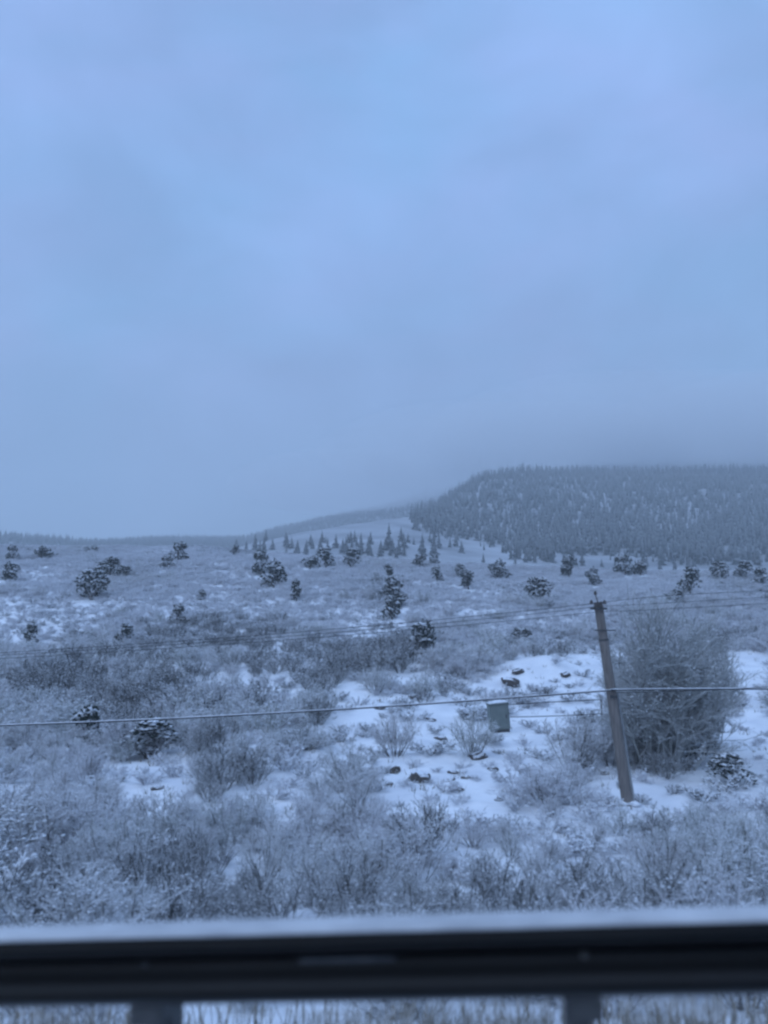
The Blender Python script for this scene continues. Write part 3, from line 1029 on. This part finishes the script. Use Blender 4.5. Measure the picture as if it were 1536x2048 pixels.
def instanced(name, pts, idx, rot, scl):
    me = bpy.data.meshes.new(name)
    me.vertices.add(len(pts))
    me.vertices.foreach_set('co', np.asarray(pts, np.float32).ravel())
    for nm, ty, val in (('form', 'INT', idx), ('turn', 'FLOAT', rot)):
        a = me.attributes.new(nm, ty, 'POINT')
        a.data.foreach_set('value', np.asarray(val, np.int32 if ty == 'INT' else np.float32))
    a = me.attributes.new('size', 'FLOAT_VECTOR', 'POINT')
    a.data.foreach_set('vector', np.asarray(scl, np.float32).ravel())
    o = obj(name, me)
    ng = bpy.data.node_groups.new(name, 'GeometryNodeTree')
    ng.interface.new_socket('Geometry', in_out='INPUT', socket_type='NodeSocketGeometry')
    ng.interface.new_socket('Geometry', in_out='OUTPUT', socket_type='NodeSocketGeometry')
    N, L = ng.nodes, ng.links
    gi, go = N.new('NodeGroupInput'), N.new('NodeGroupOutput')
    ci = N.new('GeometryNodeCollectionInfo')
    ci.inputs['Collection'].default_value = protos
    ci.inputs['Separate Children'].default_value = True
    ci.inputs['Reset Children'].default_value = True
    ip = N.new('GeometryNodeInstanceOnPoints')
    ip.inputs['Pick Instance'].default_value = True
    def attr(nm, ty):
        a = N.new('GeometryNodeInputNamedAttribute')
        a.data_type = ty
        a.inputs['Name'].default_value = nm
        return a.outputs['Attribute']
    cb = N.new('ShaderNodeCombineXYZ')
    L.new(attr('turn', 'FLOAT'), cb.inputs['Z'])
    L.new(gi.outputs[0], ip.inputs['Points'])
    L.new(ci.outputs[0], ip.inputs['Instance'])
    L.new(attr('form', 'INT'), ip.inputs['Instance Index'])
    L.new(cb.outputs[0], ip.inputs['Rotation'])
    L.new(attr('size', 'FLOAT_VECTOR'), ip.inputs['Scale'])
    L.new(ip.outputs[0], go.inputs[0])
    md = o.modifiers.new('scatter', 'NODES')
    md.node_group = ng
    return o

pts, idx, rot, scl = [], [], [], []
obs = list(protos.objects)
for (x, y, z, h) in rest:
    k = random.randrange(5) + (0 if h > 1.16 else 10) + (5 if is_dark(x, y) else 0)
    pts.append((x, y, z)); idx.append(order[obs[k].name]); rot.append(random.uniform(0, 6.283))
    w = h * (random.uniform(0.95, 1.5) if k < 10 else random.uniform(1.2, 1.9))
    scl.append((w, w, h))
tag(instanced('slope_shrubbery', pts, idx, rot, scl), kind='stuff')

# ------------------------------------------------------------------ bare grey tree behind the pole
def big_tree(px, py_base, py_top, Y, name, label, seed, width):
    b = point(px, py_base, Y)
    z = float(ground_z(b.x, Y))
    H = float(row_to_z(py_top, Y)) - z
    rnd = random.Random(seed)
    segs = shrub_segments(seed, 34, 1.0, 0.0065, 4, 4, 4, 0.30)
    lo = min(min(s[0].z for s in segs), 0); hi = max(s[1].z for s in segs)
    segs = [(s[0] / hi, s[1] / hi, s[2], s[3], s[4]) for s in segs]
    d = split_meshes(name, segs, 0.0013, M_GREYTREE, M_GREYTREE, 0.12, 0.005)
    r = empty(name, (b.x, Y, z), 0.4, (H * width, H * width, H))
    obj('trunk', d['stems'], r)
    c = obj('crown', d['twigs'], r)
    tag(obj('snow_clumps', d['snow'], c), kind='stuff')
    tag(r, label, 'tree')
big_tree(1335, 1525, 1160, 40.0, 'bare_tree', 'tall bare grey tree with a dense haze of twigs right of the utility pole', 61, 0.95)
big_tree(1405, 1520, 1222, 44.0, 'bare_tree', 'bare grey tree close behind the right side of the tall grey tree', 63, 0.8)
big_tree(1275, 1515, 1285, 43.0, 'bare_tree', 'shorter bare frosted tree between the pole and the tall grey tree', 62, 0.95)

# ------------------------------------------------------------------ utility pole
YP = 33.5
top, bot = point(1196, 1204, YP), point(1257, 1600, YP)
bot.z = float(ground_z(bot.x, YP)) - 0.3
pole = empty('utility_pole', bot)
tag(pole, 'weathered brown wooden utility pole leaning left in the snow', 'utility pole')
ax = top - bot
pts_ = [ax * (i / 12) for i in range(13)]
obj('shaft', tube_mesh('shaft', pts_, [0.245 - 0.055 * i / 12 for i in range(13)], M_POLE, 14), pole)
def on_pole(f): return ax * f
V, Fc = [], []
a = on_pole(0.985)
obj('insulator_bracket', box_mesh('insulator_bracket', (a.x - 0.42, a.x + 0.30, a.y - 0.30, a.y - 0.22, a.z - 0.20, a.z - 0.10), M_POST, 0.01), pole)
obj('top_pin', tube_mesh('top_pin', [on_pole(0.99) + Vector((0, 0, 0)), on_pole(1.0) + Vector((-0.10, 0, 0.32))], [0.03, 0.02], M_POST, 8), pole)
for dx, dz, dy in ((-0.10, 0.30, 0.0), (-0.36, -0.10, -0.26), (0.22, -0.10, -0.26)):
    b0 = on_pole(1.0) + Vector((dx, dy, dz))
    prof = [(0, 0.05), (0.05, 0.09), (0.07, 0.06), (0.11, 0.08), (0.14, 0.05), (0.18, 0.045)]
    obj('insulator', tube_mesh('insulator', [b0 + Vector((0, 0, h_)) for h_, _ in prof], [r_ for _, r_ in prof], M_INSUL, 10), pole)
a = on_pole(0.862)
obj('side_bracket', box_mesh('side_bracket', (a.x - 0.40, a.x + 0.52, a.y - 0.27, a.y - 0.215, a.z - 0.03, a.z + 0.03), M_POST, 0.008), pole)
a = on_pole(0.815)
obj('steel_band', tube_mesh('steel_band', [on_pole(0.81), on_pole(0.819)], [0.215, 0.215], M_POST, 14), pole)
obj('cable_clamp', tube_mesh('cable_clamp', [on_pole(0.545) + Vector((-0.14, -0.25, 0)), on_pole(0.545) + Vector((0.14, -0.25, 0))], [0.06, 0.06], M_POST, 8), pole)
off = Vector((0.24, -0.10, 0))
obj('riser_conduit', tube_mesh('riser_conduit', [on_pole(0.03) + off * 1.05, on_pole(0.3) + off * 1.0, on_pole(0.56) + off * 0.95], [0.055, 0.055, 0.055], M_CONDUIT, 10), pole)
obj('snow_collar', mesh_from('snow_collar', *lumps([(0, 0, 0.42), (0.2, -0.2, 0.38), (-0.25, -0.1, 0.38)], [0.42, 0.3, 0.28], 0.5), [M_SNOW]), pole)

# ------------------------------------------------------------------ cables and wires
def sweep(pxs, pys, Y, n=60):
    q = np.linspace(pxs[0], pxs[-1], n)
    # smooth sag through the points
    co = np.polyfit(pxs, pys, min(3, len(pxs) - 1))
    return [point(a, float(np.polyval(co, a)), Y) for a in q]
def cable(pxs, pys, Y, r, label, cat, m, snow=False, group=None, name='cable'):
    pts = sweep(pxs, pys, Y)
    me = tube_mesh(name, [p - pts[0] for p in pts], [r] * len(pts), m, 8)
    o = obj(name, me, None, pts[0])
    tag(o, label, cat, group)
    if snow:
        sp = [p - pts[0] + Vector((0, 0, r * 0.95)) for p in pts]
        rr = [r * 0.62 * (0.8 + 0.5 * random.random()) for _ in sp]
        obj('snow_strip', tube_mesh('snow_strip', sp, rr, M_SNOW, 8), o)
    return o
YW = YP - 0.25
cable([-350, 0, 400, 768, 1000, 1222], [1459, 1450, 1436, 1413, 1397, 1381], YW, 0.032, 'thick dark cable with a line of snow on top, left of the pole', 'cable', M_CABLE, True)
cable([1222, 1380, 1536, 1900], [1380, 1378.5, 1378, 1380], YW, 0.032, 'thick dark cable with snow on top running right from the pole', 'cable', M_CABLE, True)
cable([1222, 1400, 1536, 1850], [1385, 1381, 1374, 1352], YW - 0.1, 0.013, 'thin cable strung right from the pole, crossing the thick one', 'cable', M_CABLE)
cable([-350, 0, 500, 900, 1190], [1325, 1305, 1273, 1236, 1207], YW - 0.2, 0.012, 'topmost thin power wire left of the pole', 'wire', M_WIRE, name='power_wire')
cable([-350, 0, 500, 900, 1190], [1331, 1310, 1279, 1244, 1214], YW - 0.05, 0.011, 'second thin power wire down left of the pole', 'wire', M_WIRE, name='power_wire')
cable([-350, 0, 500, 900, 1195], [1339, 1317, 1286, 1252, 1224], YW, 0.011, 'lowest of the three thin power wires left of the pole', 'wire', M_WIRE, name='power_wire')
cable([1196, 1330, 1536, 1850], [1206, 1192, 1182, 1172], YW - 0.2, 0.012, 'topmost thin power wire right of the pole', 'wire', M_WIRE, name='power_wire')
cable([1196, 1330, 1536, 1850], [1213, 1206, 1194, 1180], YW - 0.05, 0.011, 'second thin power wire down right of the pole', 'wire', M_WIRE, name='power_wire')
cable([1200, 1330, 1536, 1850], [1224, 1218, 1207, 1194], YW, 0.011, 'lowest of the three thin power wires right of the pole', 'wire', M_WIRE, name='power_wire')

# ------------------------------------------------------------------ green cabinet and the two wires beside it
hit = ray_hit(1000, 1462, ground_z, 30, 80)
cx, cyy, cz = hit
cab = empty('utility_cabinet', (cx, cyy, cz))
tag(cab, 'grey-green metal utility cabinet standing on the snow left of the pole', 'cabinet')
s = cyy / F
Hc = 54 * s; Wc = 38 * s
obj('plinth', box_mesh('plinth', (-Wc * .46, Wc * .46, -0.30, 0.30, -0.3, 0.12), M_POST, 0.02), cab)
obj('body', box_mesh('body', (-Wc / 2, Wc / 2, -0.34, 0.34, 0.12, Hc - 0.10), M_CABINET, 0.02), cab)
obj('door', box_mesh('door', (-Wc * .44, Wc * .44, -0.365, -0.343, 0.20, Hc - 0.18), M_CABINET, 0.008), cab)
obj('handle', box_mesh('handle', (Wc * .30, Wc * .35, -0.40, -0.367, Hc * .45, Hc * .58), M_POST, 0.004), cab)
obj('lid', box_mesh('lid', (-Wc * .54, Wc * .54, -0.39, 0.37, Hc - 0.097, Hc - 0.02), M_CABINET, 0.015), cab)
obj('snow_cap', box_mesh('snow_cap', (-Wc * .5, Wc * .5, -0.35, 0.34, Hc - 0.018, Hc + 0.05), M_SNOW, 0.03), cab)
cab.rotation_euler = (0, math.radians(-5), 0.15)
fence = empty('wire_fence', (cx, cyy - 0.2, cz))
tag(fence, 'two dark sagging fence wires between a cabinet and a post by the pole', 'fence')
p_end = point(1205, 1428, cyy - 0.2)
ge = float(ground_z(p_end.x, p_end.y))
for py0, py1, py2 in ((1410, 1404, 1399), (1434, 1432, 1427)):
    q = [point(a, float(np.polyval(np.polyfit([1005, 1105, 1205], [py0, py1, py2], 2), a)), cyy - 0.2) - Vector((cx, cyy - 0.2, cz)) for a in np.linspace(1005, 1205, 20)]
    obj('wire', tube_mesh('wire', q, [0.030] * 20, M_CABLE, 6), fence)
pe = Vector((p_end.x - cx, 0.06, 0))
obj('post', tube_mesh('post', [pe + Vector((0, 0, ge - cz - 0.3)), pe + Vector((-0.05, 0, ge - cz + 2.3))], [0.07, 0.06], M_POLE, 10), fence)

# ------------------------------------------------------------------ rocks and dead wood in the clearing
def rock_mesh(seed):
    import bmesh
    bm = bmesh.new()
    bmesh.ops.create_icosphere(bm, subdivisions=3, radius=1.0)
    sd = seed * 13.7
    for v in bm.verts:
        k = 1 + 0.55 * float(fbm(np.array(v.co.x * 1.1 + sd), np.array(v.co.y * 1.1 + v.co.z * 1.7), seed, 3))
        v.co *= k
        v.co.z *= 0.55
    me = bpy.data.meshes.new('rock')
    bm.to_mesh(me); bm.free()
    me.materials.append(M_ROCK)
    return me
ROCKS = [rock_mesh(i) for i in range(4)]
RK = [(842, 1560, 54, 22, 'brown dome-shaped rock in the clearing with bare top'), (790, 1546, 24, 14, 'small dark rock left of the brown dome'),
      (955, 1515, 44, 14, 'flat dark rock under the middle shrub of the clearing'), (905, 1548, 22, 9, None), (985, 1540, 26, 9, None), (940, 1556, 30, 8, None),
      (900, 1562, 26, 8, None), (920, 1580, 20, 8, None), (780, 1570, 18, 9, None), (860, 1442, 30, 9, None), (880, 1478, 24, 8, None), (1020, 1368, 44, 16, 'grey rock on the face of the snow bank'),
      (1035, 1345, 30, 10, None), (1130, 1350, 26, 9, None), (760, 1418, 22, 9, None), (315, 1578, 26, 9, 'dark rock poking from the left snow patch'), (1155, 1545, 20, 8, None), (1205, 1548, 22, 8, None),
      (1395, 1500, 26, 8, None), (1440, 1465, 22, 8, None), (1000, 1600, 26, 9, None), (830, 1395, 24, 8, None), (910, 1370, 22, 8, None)]
for (px, py, w, h, label) in RK:
    hit = ray_hit(px, py, ground_z, 15, 120)
    x, y, z = hit
    o = obj('rock', random.choice(ROCKS), None, (x, y, z), random.uniform(0, 6.283), (w * y / F * .5, w * y / F * .4, h * y / F * 1.35))
    tag(o, label or 'small dark rock half buried in the open snow of a clearing', 'rock', 'rocks in the snowy clearings')

# ------------------------------------------------------------------ grass under and behind the guardrail
V, Fc = [], []
for i in range(5200):
    y = 3.7 + 5.5 * random.random() ** 1.4
    x = random.uniform(-6, 6)
    if vnoise(np.array(x / 1.1), np.array(y / 1.1), 8) < -0.02:
        continue
    z = float(ground_z(x, y))
    h = random.uniform(0.15, 0.42)
    a = random.uniform(0, 6.283)
    lx, ly = math.cos(a) * h * random.uniform(.2, .9), math.sin(a) * h * random.uniform(.2, .9)
    wx, wy = -math.sin(a) * 0.006, math.cos(a) * 0.006
    b = len(V)
    V += [(x - wx, y - wy, z - .02), (x + wx, y + wy, z - .02), (x + lx * .5 + wx, y + ly * .5 + wy, z + h * .7), (x + lx * .5 - wx, y + ly * .5 - wy, z + h * .7), (x + lx, y + ly, z + h * .9)]
    Fc += [[b, b + 1, b + 2, b + 3], [b + 3, b + 2, b + 4]]
tag(obj('dry_grass', mesh_from('dry_grass', V, Fc, [M_GRASS])), kind='stuff')

V, Fc = [], []
for i in range(2600):
    y = random.uniform(26, 82)
    x = (random.uniform(-60, 1600) - 768) / F * y
    if float(vnoise(x / 2.6, y / 2.6, 18)) < 0.05:
        continue
    z = float(ground_z(x, y))
    for k in range(6):
        h = random.uniform(0.10, 0.38)
        a = random.uniform(0, 6.283)
        q = random.uniform(0, .18)
        bx, by = x + math.cos(a) * q, y + math.sin(a) * q
        lx, ly = math.cos(a) * h * .5, math.sin(a) * h * .5
        b = len(V)
        V += [(bx - .014, by, z - .03), (bx + .014, by, z - .03), (bx + lx, by + ly, z + h)]
        Fc.append([b, b + 1, b + 2])
tag(obj('dry_grass', mesh_from('dry_grass', V, Fc, [M_GRASS])), kind='stuff')

# ------------------------------------------------------------------ guardrail
YR = 3.28
ra, rb = point(0, 2014, 3.45), point(1536, 1988, 3.11)      # lower edge of the beam at the two sides of the view
rl = math.hypot(rb.x - ra.x, rb.y - ra.y)
GRADE = (rb.z - ra.z) / rl
rmid = (ra + rb) / 2
rail_bottom = rmid.z
rail = empty('guardrail', (rmid.x, rmid.y, 0), math.atan2(rb.y - ra.y, rb.x - ra.x))
tag(rail, 'dark corrugated steel guardrail along the road with snow on its top edge', 'guardrail')
def along(px, py=2000):
    """Distance along the rail at which it crosses image column px."""
    v = (1024.0 - py) / F
    t_ = (px - 768.0) / F / (math.cos(PITCH) - v * math.sin(PITCH))
    dx, dy = (rb.x - ra.x) / rl, (rb.y - ra.y) / rl
    return (t_ * rmid.y - rmid.x) / (dx - t_ * dy)
prof = [(0.0, 0.312), (-0.018, 0.308), (-0.050, 0.288), (-0.080, 0.262), (-0.085, 0.245), (-0.080, 0.228), (-0.045, 0.198), (-0.008, 0.176), (0.0, 0.160), (-0.008, 0.140),
        (-0.045, 0.112), (-0.080, 0.086), (-0.085, 0.068), (-0.080, 0.050), (-0.050, 0.022), (-0.018, 0.004), (0.0, 0.0)]
th = 0.004
ring = prof + [(y + th, z) for y, z in reversed(prof)]
xsn = np.linspace(-9, 9, 73)
V, Fc = [], []
k = len(ring)
for x in xsn:
    for (y, z) in ring:
        V.append((x, y, rail_bottom + z + x * GRADE))
for i in range(len(xsn) - 1):
    for j in range(k):
        j2 = (j + 1) % k
        Fc.append([i * k + j, (i + 1) * k + j, (i + 1) * k + j2, i * k + j2])
obj('beam', mesh_from('beam', V, Fc, [M_RAIL], smooth=True), rail)
# snow lying along the top edge
V, Fc = [], []
xsn = np.linspace(-9, 9, 500)
kk = 12
for x in xsn:
    hh = 0.018 + 0.004 * float(vnoise(np.array(x * 2.1), np.array(0.5), 4)) + 0.003 * float(vnoise(np.array(x * 9), np.array(1.5), 6))
    wv = 0.052 + 0.010 * float(vnoise(np.array(x * 3.3), np.array(2.5), 5))
    for j in range(kk):
        an = math.pi * j / (kk - 1)
        V.append((x, -0.030 - math.cos(an) * wv, rail_bottom + 0.306 - 0.009 * (1 + math.cos(an)) + (math.sin(an) ** 0.7) * hh + x * GRADE))
for i in range(len(xsn) - 1):
    for j in range(kk):
        j2 = (j + 1) % kk
        Fc.append([i * kk + j, i * kk + j2, (i + 1) * kk + j2, (i + 1) * kk + j])
obj('snow_cap', mesh_from('snow_cap', V, Fc, [M_DIRTY_SHADED_SNOW], smooth=True), rail)
for px in (-1450, -570, 290, 1170, 2050, 2930):
    x = along(px)
    wp = Matrix.Rotation(rail.rotation_euler.z, 3, 'Z') @ Vector((x, 0.25, 0)) + rail.location
    g = float(ground_z(wp.x, wp.y))
    zt = rail_bottom + 0.185 + x * GRADE
    p = obj('post', box_mesh('post', (-0.05, 0.05, 0.17, 0.32, g - 0.3, zt), M_POST, 0.006), rail, (x, 0, 0))
    obj('spacer_block', box_mesh('spacer_block', (-0.07, 0.07, 0.008, 0.168, zt - 0.28, zt - 0.02), M_POST, 0.008), rail, (x, 0, 0))
    o = obj('bolt', tube_mesh('bolt', [(x, 0.004, rail_bottom + 0.158 + x * GRADE), (x, -0.016, rail_bottom + 0.158 + x * GRADE)], [0.016, 0.014], M_POST, 8), rail)
xa, xb = along(600, 1915), along(790, 1915)  # added strip standing for a bolt head's motion-smeared glint
V, Fc = [], []
for x in (xa, xb):
    zc = rail_bottom + 0.158 + x * GRADE
    for (y, z) in ((-0.004, -0.009), (-0.012, -0.007), (-0.012, 0.007), (-0.004, 0.009)):
        V.append((x, y, zc + z))
Fc = [[0, 1, 5, 4], [1, 2, 6, 5], [2, 3, 7, 6], [3, 0, 4, 7], [3, 2, 1, 0], [4, 5, 6, 7]]
obj('reflector_strip', mesh_from('reflector_strip', V, Fc, [M_STREAK]), rail)
print('shrubs', len(spots), 'hill trees', len(HILL_TREES), 'ridge trees', len(ridge_trees))
